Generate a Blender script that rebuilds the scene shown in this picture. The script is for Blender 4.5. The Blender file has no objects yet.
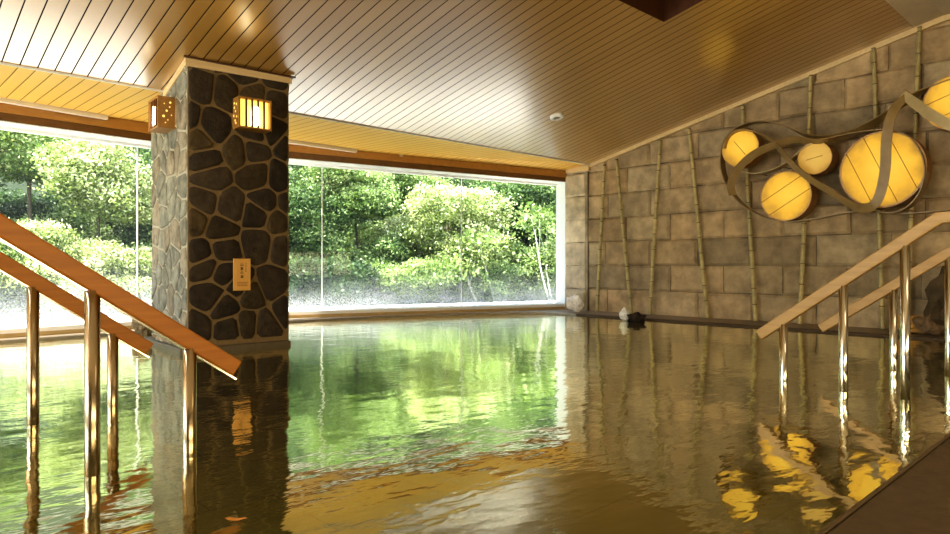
import bpy, bmesh, math, random
from mathutils import Vector, Matrix, noise
import numpy as np
R = random.Random(7)
sc = bpy.context.scene
col = sc.collection

# ------------------------------------------------------------------ camera model (used to survey the room)
F = 662.0; CX = 475.0; YH = 265.0; H = 0.75
A = math.atan2(630, 662); CA, SA = math.cos(A), math.sin(A)
def ray(px, py):
    r = (px-CX)/F; z = (YH-py)/F
    return Vector((r*CA+SA, -r*SA+CA, z))
CAM = Vector((0, 0, H))
def Pz(px, py, z=0.0):
    d = ray(px, py); return CAM + d*((z-H)/d.z)
def PP(px, py, p, n):
    d = ray(px, py); p = Vector(p); n = Vector(n)
    return CAM + d*((p-CAM).dot(n)/d.dot(n))
def PX(px, py, X): return PP(px, py, (X, 0, 0), (1, 0, 0))
def Pf(px, py, fw): return CAM + ray(px, py)*fw

# ------------------------------------------------------------------ helpers
def link(o, parent=None):
    col.objects.link(o)
    if parent is not None: o.parent = parent
    return o
def tag(o, label=None, cat=None, group=None, kind=None):
    if label: o['label'] = label
    if cat: o['category'] = cat
    if group: o['group'] = group
    if kind: o['kind'] = kind
    return o
def empty(name, loc=(0, 0, 0), rz=0.0):
    o = bpy.data.objects.new(name, None); o.location = loc; o.rotation_euler = (0, 0, rz)
    o.empty_display_size = .1
    return link(o)
class MB:
    """collects shapes that become one mesh object"""
    def __init__(s): s.v = []; s.f = []; s.c = []; s.sm = []
    def add(s, vs, fs, c=(1, 1, 1), smooth=False):
        b = len(s.v); s.v += [tuple(v) for v in vs]
        for f in fs: s.f.append(tuple(i+b for i in f)); s.c.append(c); s.sm.append(smooth)
    def box(s, a, b, c=(1, 1, 1), M=None):
        x0, y0, z0 = a; x1, y1, z1 = b
        vs = [(x0,y0,z0),(x1,y0,z0),(x1,y1,z0),(x0,y1,z0),(x0,y0,z1),(x1,y0,z1),(x1,y1,z1),(x0,y1,z1)]
        if M is not None: vs = [M @ Vector(v) for v in vs]
        s.add(vs, [(0,3,2,1),(4,5,6,7),(0,1,5,4),(1,2,6,5),(2,3,7,6),(3,0,4,7)], c)
    def hexa(s, vs, c=(1, 1, 1)):
        s.add(vs, [(0,3,2,1),(4,5,6,7),(0,1,5,4),(1,2,6,5),(2,3,7,6),(3,0,4,7)], c)
    def tube(s, pts, rads, n=12, c=(1, 1, 1), caps=True):
        pts = [Vector(p) for p in pts]; b = len(s.v); m = len(pts)
        ref = None
        for i, p in enumerate(pts):
            t = (pts[min(i+1, m-1)]-pts[max(i-1, 0)]).normalized()
            if ref is None: ref = t.orthogonal().normalized()
            u = (ref-t*ref.dot(t)).normalized(); w = t.cross(u); ref = u
            for k in range(n):
                a = 2*math.pi*k/n
                s.v.append(tuple(p+(u*math.cos(a)+w*math.sin(a))*rads[i]))
        for i in range(m-1):
            for k in range(n):
                k2 = (k+1) % n
                s.f.append((b+i*n+k, b+i*n+k2, b+(i+1)*n+k2, b+(i+1)*n+k)); s.c.append(c); s.sm.append(True)
        if caps:
            s.f.append(tuple(b+k for k in range(n))[::-1]); s.c.append(c); s.sm.append(False)
            s.f.append(tuple(b+(m-1)*n+k for k in range(n))); s.c.append(c); s.sm.append(False)
    def build(s, name, m, parent=None, bevel=0.0, loc=None, seg=2):
        me = bpy.data.meshes.new(name)
        me.from_pydata(s.v, [], s.f); me.update()
        bm = bmesh.new(); bm.from_mesh(me)
        bmesh.ops.recalc_face_normals(bm, faces=bm.faces[:])
        bm.to_mesh(me); bm.free()
        ca = me.color_attributes.new('Col', 'FLOAT_COLOR', 'CORNER')
        arr = []
        for p in me.polygons:
            cc = s.c[p.index]; p.use_smooth = s.sm[p.index]
            arr += [cc[0], cc[1], cc[2], 1.0]*p.loop_total
        ca.data.foreach_set('color', arr)
        me.materials.append(m)
        o = bpy.data.objects.new(name, me)
        if loc is not None: o.location = loc
        link(o, parent)
        if bevel:
            md = o.modifiers.new('Bevel', 'BEVEL'); md.width = bevel; md.segments = seg; md.limit_method = 'ANGLE'
        return o

# ------------------------------------------------------------------ materials
def newmat(name):
    m = bpy.data.materials.new(name); m.use_nodes = True
    nt = m.node_tree; nt.nodes.clear()
    out = nt.nodes.new('ShaderNodeOutputMaterial')
    return m, nt, out
class G:
    def __init__(s, nt): s.nt = nt
    def n(s, t, ins=None, **kw):
        nd = s.nt.nodes.new('ShaderNode'+t)
        for k, v in kw.items(): setattr(nd, k, v)
        for k, v in (ins or {}).items():
            if isinstance(v, bpy.types.NodeSocket): s.nt.links.new(v, nd.inputs[k])
            else: nd.inputs[k].default_value = v
        return nd
    def math(s, op, a, b=0.0, c=None):
        i = {0: a, 1: b}
        if c is not None: i[2] = c
        return s.n('Math', i, operation=op).outputs[0]
    def mix(s, f, a, b, bt='MIX'):
        nd = s.nt.nodes.new('ShaderNodeMix'); nd.data_type = 'RGBA'; nd.blend_type = bt
        for idx, v in ((0, f), (6, a), (7, b)):
            if isinstance(v, bpy.types.NodeSocket): s.nt.links.new(v, nd.inputs[idx])
            else: nd.inputs[idx].default_value = v if idx == 0 else (tuple(v)+(1,))[:4]
        return nd.outputs[2]
    def ramp(s, f, stops):
        nd = s.nt.nodes.new('ShaderNodeValToRGB'); s.nt.links.new(f, nd.inputs[0])
        e = nd.color_ramp.elements
        while len(e) < len(stops): e.new(0.5)
        for i, (p, c) in enumerate(stops):
            e[i].position = p; e[i].color = (tuple(c)+(1,))[:4] if not isinstance(c, float) else (c, c, c, 1)
        return nd.outputs[0]
    def pos(s): return s.n('NewGeometry').outputs['Position']
    def noise(s, vec, scale, detail=4, rough=.55):
        return s.n('TexNoise', {'Vector': vec, 'Scale': scale, 'Detail': detail, 'Roughness': rough})
    def mapv(s, vec, scale=(1, 1, 1), rot=(0, 0, 0)):
        return s.n('Mapping', {'Vector': vec, 'Scale': scale, 'Rotation': rot}).outputs[0]
    def bump(s, h, strength=.3, dist=.01, normal=None):
        i = {'Height': h, 'Strength': strength, 'Distance': dist}
        if normal is not None: i['Normal'] = normal
        return s.n('Bump', i).outputs[0]

def wood(name, c1, c2, rough=.35, scale=(1, 12, 12), coat=0.0):
    m, nt, out = newmat(name); g = G(nt)
    co = g.n('TexCoord').outputs['Object']
    nz = g.noise(g.mapv(co, scale), 3.0, 6, .6).outputs[0]
    c = g.ramp(nz, [(.3, c1), (.7, c2)])
    b = g.n('BsdfPrincipled', {'Base Color': c, 'Roughness': rough, 'Coat Weight': coat, 'Coat Roughness': .15,
                               'Normal': g.bump(nz, .15, .004)})
    nt.links.new(b.outputs[0], out.inputs[0]); return m
def plain(name, c, rough=.6, metal=0.0, nscale=8, var=.15, bump=.0, spec=.5):
    m, nt, out = newmat(name); g = G(nt)
    co = g.n('TexCoord').outputs['Object']
    nz = g.noise(co, nscale, 5).outputs[0]
    cc = g.mix(nz, [x*(1-var) for x in c], [min(1, x*(1+var)) for x in c])
    i = {'Base Color': cc, 'Roughness': rough, 'Metallic': metal, 'Specular IOR Level': spec}
    if bump: i['Normal'] = g.bump(nz, bump, .02)
    b = g.n('BsdfPrincipled', i)
    nt.links.new(b.outputs[0], out.inputs[0]); return m
def emit(name, c1, c2, strength, nscale=4.0, lines=None):
    m, nt, out = newmat(name); g = G(nt)
    co = g.n('TexCoord').outputs['Object']
    nz = g.noise(co, nscale, 3).outputs[0]
    c = g.ramp(nz, [(.3, c1), (.7, c2)])
    e = g.n('Emission', {'Color': c, 'Strength': strength})
    d = g.n('BsdfDiffuse', {'Color': (.5, .4, .2, 1)})
    a = g.n('AddShader', {0: e.outputs[0], 1: d.outputs[0]})
    nt.links.new(a.outputs[0], out.inputs[0]); return m

PITCH = .121
def plank_mat(name, ca, cb, rough, coat, groove=(.02, .01, .004), spec=.5, gw=.06, coat_r=.12):
    m, nt, out = newmat(name); g = G(nt)
    p = g.pos(); sx = g.n('SeparateXYZ', {0: p})
    u = g.math('DIVIDE', g.math('SUBTRACT', sx.outputs[0], .905-PITCH*40), PITCH)
    fr = g.math('FRACT', u); fl = g.math('FLOOR', u)
    wn = g.n('TexWhiteNoise', {'W': fl}, noise_dimensions='1D').outputs[0]
    gr = g.noise(g.mapv(p, (30, 1.2, 1.2)), 2.0, 6, .6).outputs[0]
    c = g.mix(g.math('ADD', g.math('MULTIPLY', wn, .5), g.math('MULTIPLY', gr, .5)), ca, cb)
    d = g.math('ABSOLUTE', g.math('SUBTRACT', fr, .5))           # .5 at the joints
    gm = g.n('MapRange', {0: d, 1: .5-gw, 2: .5-gw*.4, 3: 0.0, 4: 1.0}, interpolation_type='SMOOTHSTEP').outputs[0]
    c = g.mix(gm, c, groove)
    hgt = g.math('ADD', g.math('MULTIPLY', gm, -1.0), g.math('MULTIPLY', gr, .02))
    ro = g.math('ADD', rough, g.math('MULTIPLY', gr, .12))
    b = g.n('BsdfPrincipled', {'Base Color': c, 'Roughness': ro, 'Coat Weight': g.math('MULTIPLY', g.math('SUBTRACT', 1.0, gm), coat), 'Coat Roughness': coat_r, 'Coat IOR': 1.5+.95*coat,
            'Specular IOR Level': g.math('MULTIPLY', g.math('SUBTRACT', 1.0, gm), spec), 'Normal': g.bump(hgt, .5, .006)})
    nt.links.new(b.outputs[0], out.inputs[0]); return m

def stone_mat(name, tint=(1, 1, 1), nscale=9.0, rough=.75, bump=.6, spec=.3, con=1.0):
    """colour from the Col attribute, broken up by noise"""
    m, nt, out = newmat(name); g = G(nt)
    at = g.n('VertexColor', layer_name='Col').outputs[0]
    p = g.pos()
    n1 = g.noise(p, nscale, 8, .65).outputs[0]; n2 = g.noise(p, nscale*.25, 3).outputs[0]
    k = g.math('ADD', g.math('MULTIPLY', n1, 1.1), g.math('MULTIPLY', n2, .7))
    k = g.math('MAXIMUM', g.math('ADD', g.math('MULTIPLY', k, .95*con), .12+.975*(1-con)*.88), .12)
    cc = g.n('Combine'+'Color', {0: k, 1: k, 2: k}).outputs[0]
    c = g.mix(1.0, at, cc, 'MULTIPLY')
    c = g.mix(1.0, c, tint, 'MULTIPLY')
    b = g.n('BsdfPrincipled', {'Base Color': c, 'Roughness': rough, 'Specular IOR Level': spec,
            'Normal': g.bump(n1, bump, .02)})
    nt.links.new(b.outputs[0], out.inputs[0]); return m

def leaf_mat(name, dark, mid, light):
    m, nt, out = newmat(name); g = G(nt)
    at = g.n('VertexColor', layer_name='Col').outputs[0]
    s = g.n('SeparateColor', {0: at}).outputs[0]
    c = g.ramp(s, [(.0, dark), (.5, mid), (1.0, light)])
    d = g.n('BsdfPrincipled', {'Base Color': c, 'Roughness': .5, 'Specular IOR Level': .35})
    t = g.n('BsdfTranslucent', {'Color': g.mix(1.0, c, (1.0, 1.05, .7), 'MULTIPLY')})
    mx = g.n('MixShader', {0: .38, 1: d.outputs[0], 2: t.outputs[0]})
    nt.links.new(mx.outputs[0], out.inputs[0]); return m

M = {}
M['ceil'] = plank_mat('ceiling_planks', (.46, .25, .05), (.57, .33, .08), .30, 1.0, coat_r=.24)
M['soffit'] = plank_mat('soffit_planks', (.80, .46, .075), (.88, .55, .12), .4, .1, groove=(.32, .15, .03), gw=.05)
M['hatch'] = wood('dark_hatch_wood', (.05, .018, .006), (.10, .035, .012), .4, (14, 14, 1))
M['plaster'] = plain('plaster', (.62, .52, .36), .8)
M['cream'] = wood('cream_trim_wood', (.62, .45, .22), (.74, .56, .30), .45)
M['header'] = wood('header_wood', (.42, .20, .05), (.52, .27, .07), .4, (1.5, 14, 14))
M['groove'] = wood('groove_wood', (.13, .06, .018), (.19, .09, .026), .5, (1.5, 14, 14))
M['white'] = plain('white_frame', (.86, .87, .86), .4, var=.03)
M['sill'] = plain('white_sill', (.86, .85, .80), .35, var=.05)
M['tan'] = wood('tan_ledge_wood', (.52, .36, .15), (.66, .48, .22), .5)
M['rim'] = plain('pool_rim_stone', (.30, .26, .19), .35, var=.25, nscale=14)
M['rimdark'] = plain('dark_pool_rim', (.085, .055, .03), .8, var=.25, nscale=14)
M['deck'] = plain('deck_stone', (.095, .065, .033), .6, var=.4, nscale=22, bump=.3)
M['deckedge'] = plain('deck_edge', (.10, .068, .036), .4, var=.25, nscale=14)
M['steel'] = plain('polished_steel', (.72, .70, .66), .14, 1.0, var=.05)
M['steel_reflect_dark'] = plain('steel_dark_reflection', (.46, .38, .27), .2, 1.0, var=.05)  # same steel, dark room reflection painted in as a brown tint
M['rail_l'] = wood('rail_wood_left_light', (.36, .12, .006), (.48, .18, .010), .45, (1, 14, 14), .0)  # same wood as the right rails, left-hand light painted into its colour
M['rail_r'] = wood('rail_wood_right_light', (.36, .215, .065), (.48, .30, .10), .45, (14, 1, 14), .0)  # same wood again, toned lighter for the light on the right
M['lampwood'] = wood('lamp_wood', (.28, .13, .025), (.38, .19, .04), .45)
M['lampglow'] = emit('lamp_paper', (1.0, .50, .06), (1.0, .62, .14), 1.0, 3)
M['bulb'] = emit('lamp_bulb', (1.0, .85, .5), (1.0, .9, .6), 5.0, 3)
M['lampdot'] = emit('lamp_hole', (1.0, .55, .08), (1.0, .65, .15), .8, 3)
M['bamboo'] = stone_mat('bamboo', nscale=14, rough=.4, bump=.1, spec=.5)
M['ribbon'] = wood('bentwood', (.25, .165, .06), (.34, .23, .09), .4, (3, 3, 3))
M['ribbon_lt'] = wood('bentwood_pale', (.40, .31, .15), (.52, .41, .21), .45, (3, 3, 3))
M['drum'] = wood('lantern_drum_wood', (.26, .12, .03), (.36, .18, .05), .5)
M['drumrim'] = wood('lantern_rim', (.42, .24, .08), (.55, .33, .12), .4)
M['plaque'] = wood('plaque_wood', (.62, .33, .07), (.70, .39, .10), .5, (12, 12, 2))
M['ink'] = plain('black_ink', (.02, .012, .006), .6)
M['ink2'] = plain('brown_ink', (.28, .13, .03), .6)
M['pillar'] = stone_mat('pillar_stone', nscale=12, con=1.8, bump=.9)
M['mortar_lit'] = plain('lit_side_mortar', (.40, .365, .275), .85, var=.2, nscale=30, bump=.4)  # lit copy of the pillar mortar, side brightness painted into the colour
M['mortar'] = plain('shaded_pillar_mortar', (.20, .135, .055), .85, var=.25, nscale=30, bump=.4)  # front mortar darkened to paint the shade on that face
M['wallstone'] = stone_mat('wall_block_stone', nscale=5.5, rough=.8, bump=1.0, con=1.4)
M['rock'] = stone_mat('rock', nscale=9, bump=.9)
M['bark'] = plain('bark', (.10, .075, .05), .9, var=.4, nscale=10, bump=.5)
M['palebark'] = plain('pale_bark', (.36, .37, .32), .8, var=.2, nscale=10)
M['ground'] = plain('garden_soil', (.10, .12, .05), .9, var=.5, nscale=2)
M['gravel'] = plain('pale_gravel', (.72, .70, .64), .9, var=.2, nscale=40)
M['hill'] = plain('hillside_growth', (.018, .032, .010), .95, var=.7, nscale=1.2, bump=.5)
M['fixture'] = plain('white_fixture', (.85, .84, .80), .4, var=.03)
M['fixdark'] = plain('fixture_cup', (.35, .33, .30), .3, var=.05)
M['slot'] = plain('slot_strip', (.80, .74, .62), .4, var=.05)
M['alu'] = plain('pale_edge_strip', (.82, .80, .74), .35, var=.05)
M['leafgold'] = plain('fallen_leaf', (.62, .27, .05), .6)
M['joint'] = plain('glass_joint', (.80, .86, .84), .3, var=.03)

def tile_floor():
    m, nt, out = newmat('pool_tiles'); g = G(nt)
    p = g.pos()
    b = g.n('TexBrick', {'Vector': g.mapv(p, (1, 1, 1), (0, 0, .0)), 'Color1': (.38, .34, .14, 1), 'Color2': (.33, .29, .12, 1),
        'Mortar': (.18, .15, .06, 1), 'Scale': 1.0, 'Mortar Size': .008, 'Brick Width': .62, 'Row Height': .62, 'Mortar Smooth': .6}, offset=.5)
    nz = g.noise(p, 2.5, 4).outputs[0]
    c = g.mix(nz, b.outputs[0], (.40, .34, .17), 'MIX')
    c = g.mix(.65, b.outputs[0], c)
    d = g.n('BsdfDiffuse', {'Color': c})
    nt.links.new(d.outputs[0], out.inputs[0]); return m
M['tile'] = tile_floor()

def water_mat():
    m, nt, out = newmat('pool_water'); g = G(nt)
    p = g.pos()
    n1 = g.noise(g.mapv(p, (1.0, 1.0, 1.0), (0, 0, -A)), 2.2, 2, .5).outputs[0]
    n2 = g.noise(g.mapv(p, (3.0, 7.0, 1.0), (0, 0, A)), 1.3, 3, .55).outputs[0]
    n3 = g.noise(g.mapv(p, (1.0, 3.2, 1.0), (0, 0, A)), 9.0, 2, .5).outputs[0]
    h = g.math('ADD', g.math('MULTIPLY', n1, .75), g.math('ADD', g.math('MULTIPLY', n2, .35), g.math('MULTIPLY', n3, .045)))
    nrm = g.bump(h, .14, .05)
    fr = g.n('Fresnel', {'IOR': 1.45, 'Normal': nrm}).outputs[0]
    fr = g.math('MINIMUM', g.math('MULTIPLY', fr, 3.0), .95)
    gl = g.n('BsdfGlossy', {'Color': (1.0, 1.0, .84, 1), 'Roughness': .045, 'Normal': nrm})
    tr = g.n('BsdfTransparent', {'Color': (.72, .70, .40, 1)})
    mk = g.n('BsdfDiffuse', {'Color': (.40, .40, .10, 1)})
    bd = g.n('MixShader', {0: .13, 1: tr.outputs[0], 2: mk.outputs[0]})
    mx = g.n('MixShader', {0: fr, 1: bd.outputs[0], 2: gl.outputs[0]})
    nt.links.new(mx.outputs[0], out.inputs[0]); return m
M['water'] = water_mat()

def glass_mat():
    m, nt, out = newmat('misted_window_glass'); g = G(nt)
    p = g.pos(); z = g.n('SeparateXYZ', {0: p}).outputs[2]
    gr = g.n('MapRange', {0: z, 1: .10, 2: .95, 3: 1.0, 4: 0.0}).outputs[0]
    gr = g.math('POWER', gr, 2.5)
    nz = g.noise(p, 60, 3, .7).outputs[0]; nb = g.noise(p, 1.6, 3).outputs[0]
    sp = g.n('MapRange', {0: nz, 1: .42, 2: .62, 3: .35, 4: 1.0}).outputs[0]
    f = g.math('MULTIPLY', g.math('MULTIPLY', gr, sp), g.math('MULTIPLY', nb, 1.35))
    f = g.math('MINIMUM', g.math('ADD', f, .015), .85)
    tr = g.n('BsdfTransparent', {'Color': (.97, .99, .98, 1)})
    gl = g.n('BsdfGlossy', {'Color': (1, 1, 1, 1), 'Roughness': .01})
    fr = g.math('MULTIPLY', g.n('Fresnel', {'IOR': 1.35}).outputs[0], .5)
    clear = g.n('MixShader', {0: fr, 1: tr.outputs[0], 2: gl.outputs[0]})
    d = g.n('BsdfDiffuse', {'Color': (.85, .90, .90, 1)}); t = g.n('BsdfTranslucent', {'Color': (.85, .9, .9, 1)})
    mist = g.n('MixShader', {0: .85, 1: d.outputs[0], 2: t.outputs[0]})
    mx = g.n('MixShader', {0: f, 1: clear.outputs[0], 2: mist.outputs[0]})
    nt.links.new(mx.outputs[0], out.inputs[0]); return m
M['glass'] = glass_mat()

# ------------------------------------------------------------------ surveyed dimensions
XW = 8.70                                   # face of the stone wall on the right
BRK = PX(590.5, 164.7, XW)                  # where the sloping ceiling meets the soffit at that wall
YB, ZB, K = BRK.y, BRK.z, .231
def zc(y): return ZB + K*(YB-y)             # sloping ceiling
YR, YP = 1.70, 1.97                         # ridge, end of the planks
ZR = zc(YR)
XL, YBACK = -5.2, -4.0
BEND = Vector((4.43, 8.38, 0)); RE = Vector((8.75, 6.90, 0)); LE = Vector((XL, 8.38-.0949*(4.43-XL), 0))
WIN = [(LE, BEND), (BEND, RE)]
ZT = {'soff': [(2.36, 2.36), (2.40, 2.27)], 'wtop': [(2.19, 2.20), (2.225, 2.13)], 'wbot': [(2.12, 2.12), (2.145, 2.06)]}

def struct(name, mb, m, parent=None, **kw):
    o = mb.build(name, m, parent, **kw); o['kind'] = 'structure'; return o
def quad(name, vs, m, parent=None):
    mb = MB(); mb.add(vs, [tuple(range(len(vs)))]); return struct(name, mb, m, parent)

# ceiling: sloping planks with a dark well let into them
HX0, HX1, HY0, HY1 = 4.15, 5.69, 2.25, 3.35
mb = MB()
def cq(x0, x1, y0, y1): mb.add([(x0, y0, zc(y0)), (x1, y0, zc(y0)), (x1, y1, zc(y1)), (x0, y1, zc(y1))], [(0, 1, 2, 3)])
cq(XL, HX0, YP, YB); cq(HX1, XW+.1, YP, YB); cq(HX0, HX1, YP, HY0); cq(HX0, HX1, HY1, YB)
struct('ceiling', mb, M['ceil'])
mb = MB()
for (a, b) in (((HX0, HY0), (HX1, HY0)), ((HX1, HY0), (HX1, HY1)), ((HX1, HY1), (HX0, HY1)), ((HX0, HY1), (HX0, HY0))):
    mb.add([(a[0], a[1], zc(a[1])), (b[0], b[1], zc(b[1])), (b[0], b[1], 4.1), (a[0], a[1], 4.1)], [(0, 1, 2, 3)])
mb.add([(HX0, HY0, 4.1), (HX1, HY0, 4.1), (HX1, HY1, 4.1), (HX0, HY1, 4.1)], [(0, 1, 2, 3)])
struct('ceiling_hatch', mb, M['hatch'])
quad('ceiling_plaster_band', [(XL, YR, ZR), (XW+.1, YR, ZR), (XW+.1, YP, zc(YP)), (XL, YP, zc(YP))], M['plaster'])
quad('ceiling_flat', [(XL, YBACK, ZR), (XW+.1, YBACK, ZR), (XW+.1, YR, ZR), (XL, YR, ZR)], M['plaster'])
# soffit, from the break to the window header
mb = MB()
so = [(LE.x, LE.y, 2.37), (BEND.x, BEND.y, 2.41), (RE.x+.05, RE.y, 2.30), (XW+.1, YB, ZB), (BEND.x, YB, ZB), (XL, YB, ZB)]
mb.add(so, [(0, 1, 4, 5), (1, 2, 3, 4)])
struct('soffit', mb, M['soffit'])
mb = MB(); mb.box((XL, YB-.012, ZB-.012), (XW, YB+.008, ZB+.004)); struct('trim_1', mb, M['alu'])

# window wall strips that follow both window runs
def strip(name, seg, zlo, zhi, off0, off1, m, t0=0.0, t1=1.0, parent=None, bevel=0.0):
    a, b = WIN[seg]; d = (b-a).normalized(); n = Vector((d.y, -d.x, 0))       # n points into the room
    p, q = a.lerp(b, t0), a.lerp(b, t1)
    la, lb = zlo[0]+(zlo[1]-zlo[0])*t0, zlo[0]+(zlo[1]-zlo[0])*t1
    ha, hb = zhi[0]+(zhi[1]-zhi[0])*t0, zhi[0]+(zhi[1]-zhi[0])*t1
    z = lambda v, h: (v.x, v.y, h)
    mb = MB()
    mb.hexa([z(p+n*off1, la), z(q+n*off1, lb), z(q+n*off0, lb), z(p+n*off0, la),
             z(p+n*off1, ha), z(q+n*off1, hb), z(q+n*off0, hb), z(p+n*off0, ha)])
    o = mb.build(name, m, parent, bevel=bevel); o['kind'] = 'structure'
    if parent is not None: del o['kind']
    return o
def off(zz, d): return (zz[0]+d, zz[1]+d)
for s in (0, 1):
    wt, wb, sf = ZT['wtop'][s], ZT['wbot'][s], ZT['soff'][s]
    mid = (sf[0]*.5+wt[0]*.5, sf[1]*.5+wt[1]*.5)
    strip('trim_%d' % (2+s*3), s, mid, off(sf, .06), -.05, .02, M['header'])
    strip('trim_%d' % (3+s*3), s, wt, mid, -.05, .004, M['groove'])
    w = empty('window_%d' % (s+1)); w['kind'] = 'structure'
    DEP = .34
    strip('window_frame', s, wt, off(wt, .10), -DEP-.06, .0, M['white'], parent=w)
    strip('window_frame', s, off(wt, -.03), off(wt, .02), -DEP-.05, -DEP+.02, M['white'], parent=w)
    strip('window_sill', s, (.06, .06), (.105, .105), -DEP-.06, .012, M['sill'], parent=w)
    strip('trim_%d' % (4+s*3), s, (-.02, -.02), (.06, .06), -.2, -.004, M['tan'])
    a, b = WIN[s]; L = (b-a).length
    d = (b-a).normalized(); n = Vector((d.y, -d.x, 0))
    def par(px): q = PP(px, 250, a-n*DEP, n); return (q-a).dot(d)/L
    if s == 0:
        cuts = [par(137.5)]; st = 2.12/L
        while cuts[-1]-st > .02: cuts.append(cuts[-1]-st)
        cuts = sorted(cuts)+[1.0]; cuts = [0.0]+cuts
    else:
        cuts = [-.02, par(322), par(461.5), 1.0+.35/L]
    for i in range(len(cuts)-1):
        p, q = a+(b-a)*cuts[i]-n*DEP, a+(b-a)*cuts[i+1]-n*DEP
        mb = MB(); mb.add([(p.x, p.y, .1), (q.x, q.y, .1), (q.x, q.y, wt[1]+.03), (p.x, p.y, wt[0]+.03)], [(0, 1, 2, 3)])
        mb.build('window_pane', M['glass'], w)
        if 0 < i: strip('glass_joint', s, (.1, .1), off(wt, .0), -DEP-.006, -DEP+.006, M['joint'], cuts[i]-.007/L, cuts[i]+.007/L, parent=w)
    if s == 1:
        # white jamb: the deep cheek at the right end, and a slim post against the glass
        c0 = a+d*((PP(569.5, 250, a, n)-a).dot(d)); c1 = PP(556, 250, a-n*DEP, n); c1.z = 0
        c0.z = 0; e = d*.35
        z0_, z1_ = .10, wt[1]+.05
        mb = MB(); mb.hexa([(*c0.xy, z0_), (*(c0+e).xy, z0_), (*(c1+e).xy, z0_), (*c1.xy, z0_), (*c0.xy, z1_), (*(c0+e).xy, z1_), (*(c1+e).xy, z1_), (*c1.xy, z1_)])
        mb.build('window_jamb', M['white'], w)
# cream trim along the top of the stone wall
mb = MB()
for (y0, y1) in ((YB, YR),):
    z0, z1 = zc(y0), zc(y1)
    mb.hexa([(XW-.06, y0, z0-.055), (XW-.06, y1, z1-.06), (XW+.02, y1, z1-.06), (XW+.02, y0, z0-.055),
             (XW-.06, y0, z0+.01), (XW-.06, y1, z1+.005), (XW+.02, y1, z1+.005), (XW+.02, y0, z0+.01)])
mb.box((XW-.06, YBACK, ZR-.06), (XW+.02, YR, ZR+.005))
struct('trim_8', mb, M['cream'])
mb = MB(); mb.box((XW-.08, YB-.02, ZB-.10), (XW+.02, RE.y-.02, ZB-.02)); struct('trim_9', mb, M['cream'])

# ------------------------------------------------------------------ right wall: coursed stone blocks
mb = MB()
RH = .376; Z0 = -.012
jY = PX(606, 255, XW).y
r2 = random.Random(3)
def block(y0, y1, z0, z1, c, x=XW):
    j = .0028; dx = r2.uniform(-.014, .014)
    y0 += j; y1 -= j; z0 += j; z1 -= j
    ny, nz_ = 4, 3
    b = []
    for iz in range(nz_+1):
        for iy in range(ny+1):
            y = y0+(y1-y0)*iy/ny; z = z0+(z1-z0)*iz/nz_
            edge = iy in (0, ny) or iz in (0, nz_)
            if edge: X = x+.012+dx*.3
            else: X = x-.012+dx+r2.uniform(-.007, .007)
            # push the ring of inner points near the edge
            if not edge:
                if iy == 1: y = y0+.03
                if iy == ny-1: y = y1-.03
                if iz == 1: z = z0+.03
                if iz == nz_-1: z = z1-.03
            else:
                y += r2.uniform(-.004, .004); z += r2.uniform(-.005, .005)
            b.append((X, y, z))
    fs = []
    for iz in range(nz_):
        for iy in range(ny):
            k = iz*(ny+1)+iy; fs.append((k, k+1, k+ny+2, k+ny+1))
    mb.add(b, fs, c)
YPIL = 6.50
for k in range(10):
    z0, z1 = Z0+RH*k, Z0+RH*(k+1)
    odd = (k % 2)
    base = jY + (0 if k % 2 == 0 else .40)
    ys = [YPIL]
    y = base
    while y < YPIL-.25: y += .775
    while y > YPIL-.2: y -= .775
    while y > YBACK: ys.append(y+r2.uniform(-.03, .03)); y -= .775+r2.uniform(-.02, .02)
    ys.append(YBACK)
    for i in range(len(ys)-1):
        v = r2.uniform(.72, 1.14); w = r2.uniform(-.02, .02)
        block(ys[i+1], ys[i], z0+r2.uniform(-.004, .004), z1, (.45*v+w, .34*v, .20*v-w*.5))
    v = r2.uniform(.95, 1.1)
    if z1 < 2.7: block(YPIL+.005, RE.y+.05, z0, z1, (.56*v, .47*v, .33*v), XW-.03)  # paler blocks paint window light onto the end of the wall
block(YPIL-.004, YPIL+.012, Z0, 2.6, (.34, .28, .19), XW-.005)
mb.add([(XW+.02, YBACK, -.6), (XW+.02, RE.y+.06, -.6), (XW+.02, RE.y+.06, 3.75), (XW+.02, YBACK, 3.75)], [(0, 1, 2, 3)], (.16, .13, .085))
struct('wall_right', mb, M['wallstone'])

# left and back walls (outside the frame), a broad window in the left one
mb = MB()
mb.box((XL-.15, YBACK, -.6), (XL, LE.y+.1, .45)); mb.box((XL-.15, YBACK, 2.9), (XL, LE.y+.1, 3.75))
mb.box((XL-.15, YBACK, .45), (XL, .5, 2.9))
struct('wall_left', mb, M['plaster'])
mb = MB(); mb.box((XL-.15, YBACK-.15, -.6), (XW+.2, YBACK, 3.75)); struct('wall_back', mb, M['plaster'])

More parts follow.
